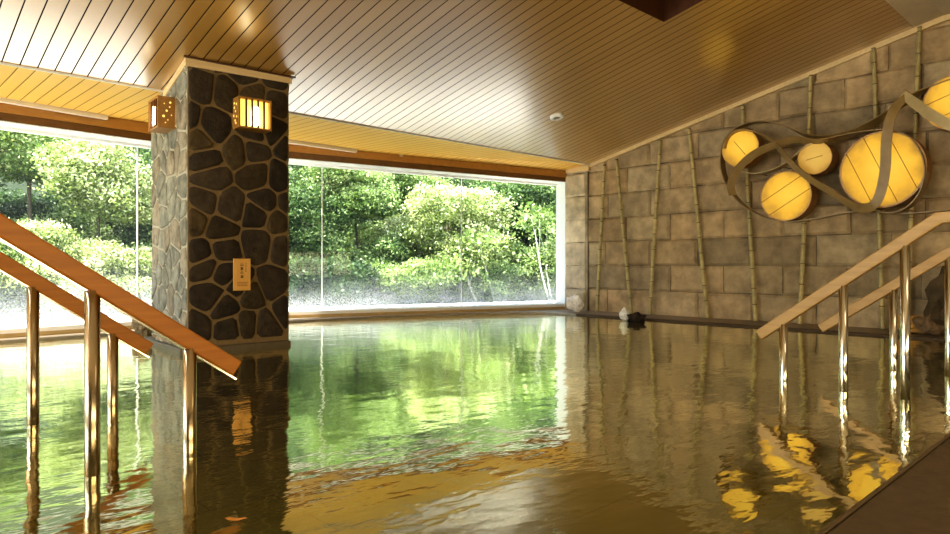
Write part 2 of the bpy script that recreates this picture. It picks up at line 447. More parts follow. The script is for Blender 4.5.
# ------------------------------------------------------------------ pool basin, water, rim, deck
rimpts = [(XL, 7.2), (XL+2, 7.45), (.0, 7.70), (1.08, 7.76), (2.08, 7.83), (3.2, 7.89), (4.2, 7.91), (4.79, 7.90), (5.4, 7.84), (5.87, 7.76), (6.3, 7.64),
          (6.62, 7.51), (7.0, 7.33), (7.32, 7.13), (7.6, 6.91), (7.77, 6.68), (7.85, 6.4), (7.88, 6.1), (7.89, 5.6), (7.89, 4.0), (7.88, 2.0), (7.88, .55)]
mb = MB()
n = len(rimpts)
outer = [(XL, 8.0)]+[]
def offpt(i, d):
    a = Vector(rimpts[max(i-1, 0)]); b = Vector(rimpts[min(i+1, n-1)]); t = (b-a).normalized()
    return Vector(rimpts[i])+Vector((-t.y, t.x))*d
vs = []
for i in range(n):
    q = offpt(i, .07)
    vs += [(rimpts[i][0], rimpts[i][1], -.5), (rimpts[i][0], rimpts[i][1], .012), (rimpts[i][0]+(q.x-rimpts[i][0])*.12, rimpts[i][1]+(q.y-rimpts[i][1])*.12, .022), (q.x, q.y, .022), (q.x, q.y, -.1)]
fs = []
for i in range(n-1):
    for k in range(4): fs.append((i*5+k, (i+1)*5+k, (i+1)*5+k+1, i*5+k+1))
sp = 17*4
mb.add(vs, fs[:sp]); struct('pool_rim', mb, M['rim'])
mb = MB(); mb.add(vs, fs[sp:]); struct('pool_rim', mb, M['rimdark'])
# ledge behind the rim, up to the walls and windows
mb = MB(); vs = []
for i in range(n):
    q = offpt(i, .06); vs.append((q.x, q.y, .016))
bk = [Vector((LE.x, LE.y+.1)), Vector((BEND.x, BEND.y+.1)), Vector((RE.x, RE.y+.1)), Vector((XW+.02, .55))]
vs += [(p.x, p.y, .016) for p in reversed(bk)]
mb.add(vs, [tuple(range(len(vs)))])
struct('pool_ledge', mb, plain('ledge_stone', (.27, .21, .14), .5, var=.25, nscale=12))
quad('floor', [(XL, .3, -.40), (XW, .3, -.40), (XW, 8.3, -.40), (XL, 8.3, -.40)], M['tile'])
mb = MB(); mb.add([(XL, .45, 0), (8.0, .45, 0), (8.0, 8.1, 0), (XL, 8.1, 0)], [(0, 1, 2, 3)])
o = mb.build('pool_water', M['water']); tag(o, 'calm greenish hot spring water filling the indoor pool', 'water', kind='stuff')
mb = MB(); mb.box((XL, YBACK, -.55), (XW+.02, .637, .035)); struct('pool_deck', mb, M['deck'], bevel=.012)
mb = MB(); mb.box((XL, .636, -.5), (XW+.02, .650, .037)); struct('pool_deck_edge', mb, M['deckedge'], bevel=.004)

# ------------------------------------------------------------------ stone pillar
def clip(poly, p, nrm):
    out = []
    for i in range(len(poly)):
        a, b = poly[i], poly[(i+1) % len(poly)]
        da, db = (a-p).dot(nrm), (b-p).dot(nrm)
        if da <= 0: out.append(a)
        if da*db < 0: out.append(a+(b-a)*(da/(da-db)))
    return out
def inset(poly, d):
    m_ = poly[:]
    for i in range(len(poly)):
        a, b = poly[i], poly[(i+1) % len(poly)]
        t = b-a
        if t.length < 1e-6: continue
        t.normalize(); nn = Vector((t.y, -t.x))
        m_ = clip(m_, a-nn*d, nn)
        if len(m_) < 3: return []
    return m_
def chaikin(poly, it=2):
    for _ in range(it):
        o = []
        for i in range(len(poly)):
            a, b = poly[i], poly[(i+1) % len(poly)]
            o += [a*.84+b*.16, a*.16+b*.84]
        poly = o
    return poly
PFL, PFR = Vector((2.12, 5.79)), Vector((3.03, 5.735))
pu = (PFR-PFL).normalized(); pv = Vector((-pu.y, pu.x))
PWID = (PFR-PFL).length; PDEP = 1.1
PZ0, PZ1 = .075, 2.62
t = empty('stone_pillar', (PFL.x, PFL.y, 0), math.atan2(pu.y, pu.x))
tag(t, 'square pillar of irregular dark stones in pale mortar rising from the pool', 'pillar')
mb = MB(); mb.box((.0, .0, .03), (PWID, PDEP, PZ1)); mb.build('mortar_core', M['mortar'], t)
mb = MB(); mb.box((-.0015, .004, PZ0), (.01, PDEP, PZ1)); mb.build('side_mortar', M['mortar_lit'], t)
r3 = random.Random(11)
def paving(mbs, W, Hh, nx, nz, place, colf, gap, squash=1.0):
    pts = []
    for j in range(nz):
        for i in range(nx):
            pts.append(Vector(((i+.5+(.5 if j % 2 else 0)-.25+r3.uniform(-.42, .42))*W/nx, (j+.5+r3.uniform(-.42, .42))*Hh/nz)))
    for i, p in enumerate(pts):
        poly = [Vector((.0, 0)), Vector((W, 0)), Vector((W, Hh)), Vector((.0, Hh))]
        for k, q in enumerate(pts):
            if k == i or (q-p).length > 3*max(W/nx, Hh/nz): continue
            poly = clip(poly, (p+q)/2, (q-p).normalized())
            if len(poly) < 3: break
        if len(poly) < 3: continue
        ins = inset(poly, gap*r3.uniform(.75, 1.3))
        if len(ins) < 3: continue
        ins = chaikin(ins, 1 if r3.random() < .5 else 2)
        c = sum(ins, Vector((0, 0)))/len(ins)
        pr = r3.uniform(.007, .015)
        rings = [(1.0, -.004), (.99, pr*.7), (.95, pr), (.6, pr*1.1)]
        vs = []
        for s_, d_ in rings:
            for q in ins:
                e = c+(q-c)*s_
                vs.append(place(e.x, e.y, d_+(noise.noise(Vector((e.x*9, e.y*9, i)))*.006 if d_ > .005 else 0)))
        m_ = len(ins); fs = []
        for a in range(len(rings)-1):
            for k in range(m_): fs.append((a*m_+k, a*m_+(k+1) % m_, (a+1)*m_+(k+1) % m_, (a+1)*m_+k))
        fs.append(tuple((len(rings)-1)*m_+k for k in range(m_)))
        mbs.add(vs, fs, colf(), True)
def dark():  # stones of the shaded faces, shade painted into their colour
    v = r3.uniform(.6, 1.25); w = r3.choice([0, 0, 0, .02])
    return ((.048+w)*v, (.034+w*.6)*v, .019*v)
def grey():  # stones of the lit faces, window light painted into their colour
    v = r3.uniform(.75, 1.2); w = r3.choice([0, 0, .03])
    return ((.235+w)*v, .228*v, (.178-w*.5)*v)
mb = MB()
HH = PZ1-PZ0
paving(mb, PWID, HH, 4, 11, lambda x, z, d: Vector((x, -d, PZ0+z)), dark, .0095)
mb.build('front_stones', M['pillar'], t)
mb = MB()
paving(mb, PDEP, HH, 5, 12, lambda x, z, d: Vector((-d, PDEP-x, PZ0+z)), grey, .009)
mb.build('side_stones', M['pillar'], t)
mb = MB()
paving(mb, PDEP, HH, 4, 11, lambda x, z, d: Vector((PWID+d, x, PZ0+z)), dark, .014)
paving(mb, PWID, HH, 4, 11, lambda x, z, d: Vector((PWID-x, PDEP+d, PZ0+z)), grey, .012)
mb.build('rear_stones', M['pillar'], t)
mb = MB(); mb.box((-.075, -.05, -.45), (PWID+.006, PDEP+.06, .045))
mb.build('plinth', plain('plinth_stone', (.10, .075, .04), .5, var=.3, nscale=14, bump=.3), t, bevel=.012)
# wooden collar under the ceiling: front board level with the slope at the front, side boards following it
mb = MB()
def cz(lx, ly): w = PFL+pu*lx+pv*ly; return zc(w.y) if w.y < YB else ZB
def board(a, b, th, hgt):
    # a,b local corner points, board rises to the ceiling
    (ax, ay), (bx, by) = a, b
    d = (Vector(b)-Vector(a)).normalized(); nn = Vector((d.y, -d.x))
    v = [(ax+nn.x*th, ay+nn.y*th), (bx+nn.x*th, by+nn.y*th), (bx, by), (ax, ay)]
    zz = [cz(ax, ay), cz(bx, by), cz(bx, by), cz(ax, ay)]
    mb.hexa([(p[0], p[1], z-hgt) for p, z in zip(v, zz)]+[(p[0], p[1], z-.002) for p, z in zip(v, zz)])
yb_l = (YB-PFL.y)/pv.y
board((-.025, 0), (PWID+.025, 0), .025, .07)
board((0, yb_l), (0, -.02), .025, .07); board((PWID, -.02), (PWID, yb_l), .025, .07)
mb.build('collar_trim', M['cream'], t, bevel=.004)
mb = MB(); cz_ = cz(0, -.03)
mb.box((-.04, -.05, cz_-.012), (PWID+.05, -.02, cz_-.001)); mb.build('cap_strip', M['hatch'], t)

# ------------------------------------------------------------------ pillar lamps
def pillar_lamp(name, loc, rz, label):
    """local: x along the wall, -y out of the wall, z up; origin at the back centre of its underside"""
    w, h, d, tk = .30, .275, .145, .016
    t = empty(name, loc, rz); tag(t, label, 'lamp', 'wooden box lamps on the stone pillar')
    mb = MB()
    mb.box((-w/2, -d, 0), (w/2, 0, tk)); mb.box((-w/2, -d, h-tk), (w/2, 0, h))
    mb.box((-w/2, -d, tk), (-w/2+tk, 0, h-tk)); mb.box((w/2-tk, -d, tk), (w/2, 0, h-tk))
    mb.build('lamp_frame', M['lampwood'], t, bevel=.003)
    for k in range(4):
        x = -w/2+tk+(w-2*tk)*(k+1)/5
        b = MB(); b.box((x-.008, -d+.002, tk), (x+.008, -d+.016, h-tk)); b.build('lamp_bar', M['hatch'], t)
    b = MB(); b.box((-w/2+tk, -d+.045, tk), (w/2-tk, -d+.05, h-tk)); b.build('paper_panel', M['lampglow'], t)
    b = MB(); b.tube([(0.01, -d+.034, tk+.02), (0.01, -d+.034, h*.72)], [.038, .036], 14); b.build('light_bulb', M['bulb'], t)
    rr = random.Random(5)
    spots = [(-.09, .21), (-.07, .15), (-.045, .185), (-.095, .10), (-.06, .07), (-.03, .115), (-.08, .045), (-.04, .225)]
    for sx in (-1, 1):
        for (yy, zz) in spots:
            b = MB(); rad = rr.choice([.006, .009, .011])
            vs = [(sx*(w/2+.0015), yy+rad*math.cos(a*math.pi/5), zz+rad*math.sin(a*math.pi/5)) for a in range(10)]
            b.add(vs, [tuple(range(10))])
            b.build('light_hole', M['lampdot'], t)
    return t
ang = math.atan2(pu.y, pu.x)
pn = -Vector((pv.x, pv.y))                    # out of the front face
p = PP(248.5, 132.0, (PFL.x, PFL.y, 0), (pn.x, pn.y, 0))
pillar_lamp('pillar_lamp', (p.x+pn.x*.02, p.y+pn.y*.02, p.z-.0), ang, 'glowing slatted wooden box lamp on the shaded front of the stone pillar')
q = PFL+pv*.43; zl = p.z+.0
pillar_lamp('pillar_lamp', (q.x-pu.x*.022, q.y-pu.y*.022, zl), ang-math.pi/2, 'wooden box lamp with glowing holes on the lit side of the pillar')

# plaque with writing
p0 = PP(240.5, 274.5, (PFL.x, PFL.y, 0), (pn.x, pn.y, 0))
t = empty('wooden_sign', (p0.x+pn.x*.026, p0.y+pn.y*.026, p0.z), ang)
tag(t, 'small tan wooden plaque with black vertical characters on the pillar', 'sign')
sw, sh = .155, .285
mb = MB(); mb.box((-sw/2, -.014, -sh/2), (sw/2, 0.0, sh/2)); mb.build('board', M['plaque'], t, bevel=.003)
def text(body, size, x, z, m, name, spacing=1.0):
    c = bpy.data.curves.new(name, 'FONT'); c.body = body; c.size = size; c.align_x = 'CENTER'; c.align_y = 'CENTER'; c.space_line = spacing
    c.resolution_u = 3; c.offset = size*.018
    o = bpy.data.objects.new(name, c); col.objects.link(o)
    dg = bpy.context.evaluated_depsgraph_get(); dg.update()
    me = bpy.data.meshes.new_from_object(o.evaluated_get(dg))
    col.objects.unlink(o); bpy.data.objects.remove(o)
    me.materials.clear(); me.materials.append(m)
    o = bpy.data.objects.new(name, me); link(o, t)
    o.rotation_euler = (math.pi/2, 0, 0); o.location = (x, -.0158, z)
    return o
text('山\n恵\nの\n湯', .030, -.003, .032, M['ink'], 'main_writing', 1.2)
text('さ\nん\nけ\nい\nの\nゆ', .0135, .034, .062, M['ink'], 'small_writing', 1.0)
mb = MB()
rr = random.Random(9)
for k in range(3):
    x = -.045
    while x < .045:
        w_ = rr.uniform(.004, .009); mb.box((x, -.0155, -.074-k*.014), (x+w_, -.0148, -.067-k*.014)); x += w_+.002
mb.build('fine_print', M['ink2'], t)

# ------------------------------------------------------------------ stair handrails
def rect_rail(mb, path, w, h, side):
    """path of centre points in a vertical plane, side = horizontal unit vector across the rail"""
    s = Vector(side)*w/2; b = len(mb.v); m_ = len(path); vs = []
    for i, p in enumerate(path):
        p = Vector(p); tt = (Vector(path[min(i+1, m_-1)])-Vector(path[max(i-1, 0)])).normalized()
        up = s.normalized().cross(tt); up = up if up.z > 0 else -up
        if 0 < i < m_-1:
            t1 = (p-Vector(path[i-1])).normalized(); up = up/max(.5, abs(t1.dot(tt)))
        vs += [p-s-up*h/2, p+s-up*h/2, p+s+up*h/2, p-s+up*h/2]
    fs = []
    for i in range(m_-1):
        for k in range(4): fs.append((i*4+k, i*4+(k+1) % 4, i*4+4+(k+1) % 4, i*4+4+k))
    fs.append((0, 1, 2, 3)); fs.append(tuple(m_*4-4+k for k in range(4)))
    mb.add(vs, fs)
def handrail(label, plane, axis, path, posts, m, foot=-.40, h=.066, w=.05, group=None, strip_=True):
    """axis 'x': rail runs along x at y=plane; axis 'y': along y at x=plane. path/posts give (run, z)"""
    P = (lambda r, z: Vector((r, plane, z))) if axis == 'x' else (lambda r, z: Vector((plane, r, z)))
    side = (0, 1, 0) if axis == 'x' else (1, 0, 0)
    t = empty('stair_handrail', P(posts[0][0], foot)); tag(t, label, 'handrail', group)
    L = lambda v: v-t.location
    mb = MB(); rect_rail(mb, [L(P(*q)) for q in path], w, h, side)
    mb.build('wooden_rail', m, t, bevel=.006)
    if strip_:
     mb = MB(); rect_rail(mb, [L(P(q[0], q[1]-h*.5/max(.6, CAq)-.003)) for q, CAq in zip(path, [.8]*len(path))], .020, .007, side)
     mb.build('steel_strip', M['steel'], t)
    for (r, z) in posts:
        mb = MB(); a = L(P(r, foot)); b = L(P(r, z))
        mb.tube([a, b], [.0255, .0255], 20)
        po = mb.build('post', M['steel_reflect_dark'] if axis == 'x' else M['steel'], t)
        mb = MB(); mb.tube([a, a+Vector((0, 0, .012))], [.05, .046], 20); mb.build('foot_plate', M['steel'], po)
    return t
def zl(path, r):
    for (a, za), (b, zb_) in zip(path, path[1:]):
        if min(a, b)-1e-6 <= r <= max(a, b)+1e-6: return za+(zb_-za)*(r-a)/(b-a)
    (a, za), (b, zb_) = path[0], path[1]; return za+(zb_-za)*(r-a)/(b-a)
pa = [(1.165, .325), (.37, .878), (-.35, 1.38), (-.75, 1.38)]
handrail('orange wooden handrail on steel posts at left, the nearer of the pair beside the pillar', 2.655, 'x', pa,
         [(r, zl(pa, r)-.03) for r in (.98, .64, -.35)], M['rail_l'])
pa = [(1.15, .312), (.51, .772), (-.35, 1.38), (-.75, 1.38)]
handrail('orange wooden handrail on steel posts at left, the farther and shorter-looking of the pair', 3.685, 'x', pa,
         [(r, zl(pa, r)-.03) for r in (.98, .64, -.35)], M['rail_l'])
pa = [(1.83, .298), (.86, 1.005), (.35, 1.005)]
handrail('tan wooden handrail on steel posts at right, the nearer one with a level top end', 4.28, 'y', pa,
         [(r, zl(pa, r)-.03) for r in (1.68, 1.335)]+[(1.02, zl(pa, 1.02)-.03), (.45, .98)], M['rail_r'], strip_=False)
pa = [(1.83, .268), (.84, .965), (.35, .965)]
handrail('tan wooden handrail on steel posts at right, the farther one below the stone wall', 5.37, 'y', pa,
         [(r, zl(pa, r)-.03) for r in (1.35, 1.025, .45)], M['rail_r'], strip_=False)

# ------------------------------------------------------------------ bamboo poles against the stone wall
poles = [((604.6, 165), (596.8, 314.0), 'thin upright bamboo pole nearest the window, first along the stone wall'),
         ((616.5, 160), (631.6, 317.0), 'bamboo pole leaning left at its top, rising beside the white and dark stones'),
         ((660, 141), (649.5, 319.0), 'bamboo pole leaning right at its top, third along the wall from the window'),
         ((689, 129), (708, 323.0), 'bamboo pole leaning left at its top, fourth along the wall from the window'),
         ((742.5, 106), (756, 326.0), 'bamboo pole behind the small round lantern at the left end of the wall art'),
         ((811, 76), (799.5, 329.0), 'bamboo pole passing behind the smallest round lantern in the wall art'),
         ((873.5, 49), (883, 333.0), 'bamboo pole passing behind the largest round lantern on the wall'),
         ((919.5, 28), (906, 335.5), 'bamboo pole nearest the right edge, rising above the bend of the wooden ribbon')]
r4 = random.Random(21)
for (tp, bt, lab) in poles:
    a = PX(bt[0], bt[1], 8.56); b = PX(tp[0], tp[1], XW-.06)
    d = b-a; a = a+d*((.022-a.z)/d.z); top = b+d*.002
    mb = MB(); L = (top-a).length; s = 0.0; pts = []; rad = []; cols = []
    base = (.50, .41, .18); v = r4.uniform(.85, 1.1)
    while s < L:
        ln = r4.uniform(.2, .27); e = min(L, s+ln)
        r0 = .027-.006*s/L; P0 = a+d.normalized()*s-a; P1 = a+d.normalized()*e-a
        dd = d.normalized()
        vv = v*r4.uniform(.85, 1.12); c = tuple(x*vv for x in base)
        mb.tube([P0, P0+dd*.006, P0+dd*.014, P1-dd*.012, P1-dd*.006, P1], [r0*.94, r0*1.12, r0, r0, r0*1.1, r0*.94], 12, c)
        mb.tube([P1-dd*.008, P1+dd*.004], [r0*1.14, r0*1.14], 12, (.17, .13, .05))
        s = e
    o = mb.build('bamboo_pole', M['bamboo'], None, loc=a)
    tag(o, lab, 'bamboo pole', 'bamboo poles leaning on the stone wall')

# ------------------------------------------------------------------ round lanterns and bentwood ribbons
lan = [(740, 148, 19, 1, .9, 'small round glowing lantern inside the left loop of the wooden ribbons'),
       (785.5, 196, 25, 2, -.55, 'medium round glowing lantern low in the wall art, with two seams across it'),
       (814.5, 158, 16.5, 1, -.2, 'smallest round lantern, paler yellow, at the centre of the wall art'),
       (881.5, 169.5, 38.5, 3, 1.15, 'largest round lantern on the stone wall, crossed by a broad wooden ribbon'),
       (955, 102, 28, 2, -.35, 'round glowing lantern cut by the right edge, above the ribbon bend')]
for i, (px, py, rp, ns, sa, lab) in enumerate(lan):
    xf = 8.36 if rp < 30 else 8.30
    c = PX(px, py, xf); rad = abs(PX(px, py-rp, xf).z-c.z)
    t = empty('round_wall_lantern', (XW-.0, c.y, c.z)); tag(t, lab, 'lantern', 'round lanterns on the stone wall')
    x0 = xf-XW
    n_ = 48; ring = [(math.cos(2*math.pi*k/n_), math.sin(2*math.pi*k/n_)) for k in range(n_)]
    mb = MB(); vs = []; prof = [(-.13, rad*.2), (-.13, rad*.98), (x0*.5, rad*1.0), (x0+.01, rad*.99)]
    for (xx, rr_) in prof: vs += [(xx, rr_*a, rr_*b) for a, b in ring]
    fs = [(j*n_+k, j*n_+(k+1) % n_, (j+1)*n_+(k+1) % n_, (j+1)*n_+k) for j in range(3) for k in range(n_)]
    mb.add(vs, fs, smooth=False); mb.build('drum', M['drum'], t)
    mb = MB(); mb.tube([(0, 0, 0), (-.131, 0, 0)], [.05, .05], 14); mb.build('mounting_boss', M['drumrim'], t)
    mb = MB(); vs = []; prof = [(x0+.012, rad*1.0), (x0-.006, rad*1.0), (x0-.006, rad*.955), (x0+.012, rad*.955)]
    for (xx, rr_) in prof: vs += [(xx, rr_*a, rr_*b) for a, b in ring]
    fs = [(j*n_+k, j*n_+(k+1) % n_, ((j+1) % 4)*n_+(k+1) % n_, ((j+1) % 4)*n_+k) for j in range(4) for k in range(n_)]
    mb.add(vs, fs, smooth=False); mb.build('rim', M['drumrim'], t)
    mb = MB(); vs = [(x0-.012, 0, 0)]
    for q in (.35, .7, .96): vs += [(x0-.012*(1-q*q), rad*q*a, rad*q*b) for a, b in ring]
    fs = [(0, 1+k, 1+(k+1) % n_) for k in range(n_)]
    for j in range(2): fs += [(1+j*n_+k, 1+j*n_+(k+1) % n_, 1+(j+1)*n_+(k+1) % n_, 1+(j+1)*n_+k) for k in range(n_)]
    mb.add(vs, fs, smooth=True)
    # paper glow brightest at the middle, browner at the rim
    nm = 'lantern_paper_%d' % i
    m, nt, out = newmat(nm); g = G(nt)
    co = g.n('TexCoord').outputs['Object']
    dist = g.n('VectorMath', {0: g.mapv(co, (0, 1/rad, 1/rad))}, operation='LENGTH').outputs['Value']
    nz = g.noise(co, 3.5, 4).outputs[0]
    fct = g.math('ADD', dist, g.math('MULTIPLY', g.math('SUBTRACT', nz, .5), 1.6))
    pale = (i == 2)
    cc = g.ramp(fct, [(.1, (.98, .62, .085) if not pale else (.85, .56, .13)), (.65, (.90, .50, .055) if not pale else (.75, .45, .11)), (1.0, (.50, .27, .045))])
    st = .42 if not pale else .36
    e = g.n('Emission', {'Color': cc, 'Strength': st}); dfs = g.n('BsdfDiffuse', {'Color': (.16, .10, .03, 1)})
    nt.links.new(g.n('AddShader', {0: e.outputs[0], 1: dfs.outputs[0]}).outputs[0], out.inputs[0])
    mb.build('glowing_face', m, t)
    offs = {1: [0], 2: [-.3, .32], 3: [-.55, -.02, .5]}[ns]
    for of in offs:
        L_ = math.sqrt(max(.01, 1-of*of))*rad*.95
        if ns == 1: L_ *= .5
        mb = MB(); u = (math.cos(sa), math.sin(sa)); w = (-u[1], u[0])
        mb.tube([(x0-.013, w[0]*of*rad+u[0]*L_*k, w[1]*of*rad+u[1]*L_*k) for k in (-1, -.5, 0, .5, 1)], [.0035]*5, 6)
        mb.build('seam', M['drum'], t)

def zm(zx, zy): return (710+zx/2.967, 60+zy/2.967)
def smoothpath(pts, per=6):
    out = []
    P = [Vector(p) for p in pts]
    for i in range(len(P)-1):
        p0, p1, p2, p3 = P[max(i-1, 0)], P[i], P[i+1], P[min(i+2, len(P)-1)]
        for k in range(per):
            t_ = k/per
            out.append(.5*((2*p1)+(p2-p0)*t_+(2*p0-5*p1+4*p2-p3)*t_*t_+(3*p1-p0-3*p2+p3)*t_**3))
    out.append(P[-1]); return out
def ribbon(pts, lab, m=None, pins=(.2, .5, .8)):
    """pts: (zx, zy, X of front edge, width, turn) turn 0 = width runs into the wall, 1 = width lies across the view"""
    ctr = []
    for (zx, zy, X, w, tr) in pts:
        p = PX(*zm(zx, zy), X); ctr.append((p.x, p.y, p.z, w, tr))
    sm = []
    A5 = [np.array(c) for c in ctr]
    for i in range(len(A5)-1):
        p0, p1, p2, p3 = A5[max(i-1, 0)], A5[i], A5[i+1], A5[min(i+2, len(A5)-1)]
        for k in range(6):
            u = k/6; sm.append(.5*((2*p1)+(p2-p0)*u+(2*p0-5*p1+4*p2-p3)*u*u+(3*p1-p0-3*p2+p3)*u**3))
    sm.append(A5[-1])
    mb = MB(); vs = []; th = .006
    o0 = Vector(sm[0][:3]); prev = None
    for i, s in enumerate(sm):
        p = Vector(s[:3]); tt = Vector(sm[min(i+1, len(sm)-1)][:3])-Vector(sm[max(i-1, 0)][:3])
        tt.x *= .4; tt.normalize()
        into = Vector((1, 0, 0)); into = (into-tt*into.dot(tt)).normalized()
        acr = tt.cross(into)
        if prev is None: acr = acr if acr.y < 0 else -acr
        elif acr.dot(prev) < 0: acr = -acr
        prev = acr.copy()
        a = max(0, min(1, s[4]))*math.pi/2
        wd = into*math.cos(a)+acr*math.sin(a); nn = wd.cross(tt).normalized()
        q5 = .5*max(0, min(1, s[4])); wd_ = s[3]*.82
        f, b = p-wd*wd_*q5, p+wd*wd_*(1-q5)
        vs += [f-nn*th-o0, b-nn*th-o0, b+nn*th-o0, f+nn*th-o0]
    N = len(sm); fs = []
    for i in range(N-1):
        for k in range(4): fs.append((i*4+k, i*4+(k+1) % 4, i*4+4+(k+1) % 4, i*4+4+k))
    fs += [(0, 1, 2, 3), tuple(N*4-4+k for k in range(4))]
    mb.add(vs, fs, smooth=False)
    o = mb.build('wooden_ribbon', m or M['ribbon'], None, loc=o0)
    for fr_ in pins:
        q = Vector(vs[int(N*fr_)*4+1]); e = Vector((XW-.004-o0.x, q.y, q.z))
        mb = MB(); mb.tube([q-Vector((.004, 0, 0)), e], [.006, .006], 8); mb.build('bracket', M['drum'], o)
    tag(o, lab, 'wooden ribbon', 'bentwood ribbons of the wall art')
    return o
W1 = .17
ribbon([(725, 52, 8.34, W1, 0), (660, 75, 8.34, W1, 0), (610, 95, 8.34, W1, .1), (570, 120, 8.34, W1, .15), (530, 148, 8.34, W1, .15), (480, 180, 8.34, W1, .2), (430, 205, 8.34, W1, .25),
        (380, 220, 8.34, W1, .25), (330, 226, 8.34, W1, .25), (290, 220, 8.34, W1, .2), (250, 206, 8.34, W1, .1), (210, 191, 8.34, W1, 0), (170, 182, 8.34, W1, 0),
        (130, 182, 8.34, W1, 0), (90, 194, 8.34, W1, 0), (52, 222, 8.34, W1, 0), (34, 262, 8.34, W1, 0), (30, 310, 8.34, W1, 0), (40, 352, 8.34, W1, 0),
        (64, 398, 8.34, W1, 0), (102, 437, 8.34, W1, 0), (160, 467, 8.34, W1, 0), (230, 479, 8.34, W1, 0), (300, 472, 8.34, W1, 0), (380, 456, 8.36, W1, 0),
        (450, 448, 8.36, W1, 0), (560, 455, 8.36, W1, 0), (640, 451, 8.36, W1, 0), (730, 440, 8.36, W1, 0)],
       'longest bentwood ribbon, looping around the left end and running under the lanterns')
ribbon([(62, 402, 8.26, .12, .5), (56, 372, 8.26, .12, .5), (70, 335, 8.26, .12, .55), (98, 300, 8.26, .12, .6), (135, 272, 8.26, .12, .6), (190, 247, 8.27, .12, .55), (250, 231, 8.30, .12, .5),
        (320, 238, 8.30, .14, .3), (380, 224, 8.28, .16, .0), (440, 213, 8.26, .16, 0), (510, 206, 8.25, .17, 0), (560, 213, 8.25, .17, 0), (602, 240, 8.25, .2, 0), (630, 290, 8.25, .2, 0),
        (635, 340, 8.25, .2, 0), (620, 392, 8.25, .2, 0), (588, 432, 8.25, .2, 0), (545, 452, 8.26, .18, 0), (500, 450, 8.27, .15, 0)],
       'bentwood ribbon hooping around the largest lantern and crossing the left one', pins=(.4, .46, .9))
ribbon([(40, 262, 8.29, .12, 0), (52, 228, 8.29, .12, 0), (85, 208, 8.29, .12, 0), (130, 211, 8.28, .12, .1), (180, 235, 8.27, .12, .3), (215, 270, 8.26, .12, .45), (250, 310, 8.26, .12, .5), (300, 350, 8.26, .13, .5),
        (360, 387, 8.25, .13, .5), (420, 425, 8.23, .13, .55), (460, 436, 8.22, .13, .75), (490, 424, 8.20, .125, .95), (508, 385, 8.19, .125, 1), (520, 320, 8.19, .125, 1), (523, 245, 8.19, .125, 1), (533, 180, 8.2, .125, 1), (552, 138, 8.24, .12, .95), (582, 106, 8.30, .08, .8)],
       'broad bentwood ribbon sweeping up across the face of the largest lantern', pins=(.03, .46, .97))
ribbon([(572, 100, 8.30, .10, 1), (600, 122, 8.27, .12, 1), (640, 152, 8.22, .125, 1), (690, 182, 8.2, .125, 1), (740, 208, 8.2, .125, 1)],
       'pale bentwood ribbon slanting down from the bend across the right edge lantern', M['ribbon_lt'], pins=(.03,))
ribbon([(88, 330, 8.31, .16, 0), (130, 336, 8.31, .16, 0), (180, 326, 8.32, .16, 0), (230, 300, 8.33, .16, 0), (272, 264, 8.34, .16, 0), (322, 236, 8.35, .16, 0)],
       'short thin bentwood ribbon curving up from below the left lantern', M['ribbon_lt'])

# ------------------------------------------------------------------ ceiling fixtures
cn = Vector((0, K, 1)).normalized()
p = PP(556.5, 115.5, BRK, (0, K, 1))
t = empty('ceiling_downlight', p); tag(t, 'small round white downlight set in the sloping plank ceiling', 'ceiling light')
Mx = Vector((0, 0, 1)).rotation_difference(cn).to_matrix().to_4x4()
def lathe(prof, n_=32):
    vs = []; fs = []
    for (r_, z_) in prof: vs += [Mx @ Vector((r_*math.cos(2*math.pi*k/n_), r_*math.sin(2*math.pi*k/n_), z_)) for k in range(n_)]
    for j in range(len(prof)-1): fs += [(j*n_+k, j*n_+(k+1) % n_, (j+1)*n_+(k+1) % n_, (j+1)*n_+k) for k in range(n_)]
    return vs, fs
mb = MB(); mb.add(*lathe([(.085, .0), (.085, -.03), (.075, -.04), (.045, -.04), (.042, -.03)]), smooth=False); mb.build('trim_ring', M['fixture'], t)
mb = MB(); mb.add(*lathe([(.044, -.034), (.03, -.012), (.004, -.010)])); mb.build('lamp_cup', M['fixdark'], t)
# slim slot strips on the soffit next to the window header
slots = [((0, 101), (107, 119), 'long pale slot strip in the soffit above the left window'),
         ((285, 142), (356, 152), 'pale slot strip in the soffit just right of the pillar'),
         ((399, 156), (520, 168), 'long pale slot strip in the soffit above the right window')]
for (a, b, lab) in slots:
    zz = 2.362
    p, q = Pz(*a, zz), Pz(*b, zz)
    if a[0] == 0: p = p+(p-q)*1.2
    d = (q-p).normalized(); nn = Vector((d.y, -d.x, 0))
    sgn = 0.0
    mb = MB(); zt = 2.40
    mb.hexa([(*(p+nn*.03).xy, zz-.008), (*(q+nn*.03).xy, zz-.008), (*(q-nn*.03).xy, zz-.008), (*(p-nn*.03).xy, zz-.008),
             (*(p+nn*.03).xy, zt), (*(q+nn*.03).xy, zt), (*(q-nn*.03).xy, zt), (*(p-nn*.03).xy, zt)])
    o = mb.build('ceiling_slot_strip', M['slot']); tag(o, lab, 'ceiling strip', 'slot strips in the soffit')

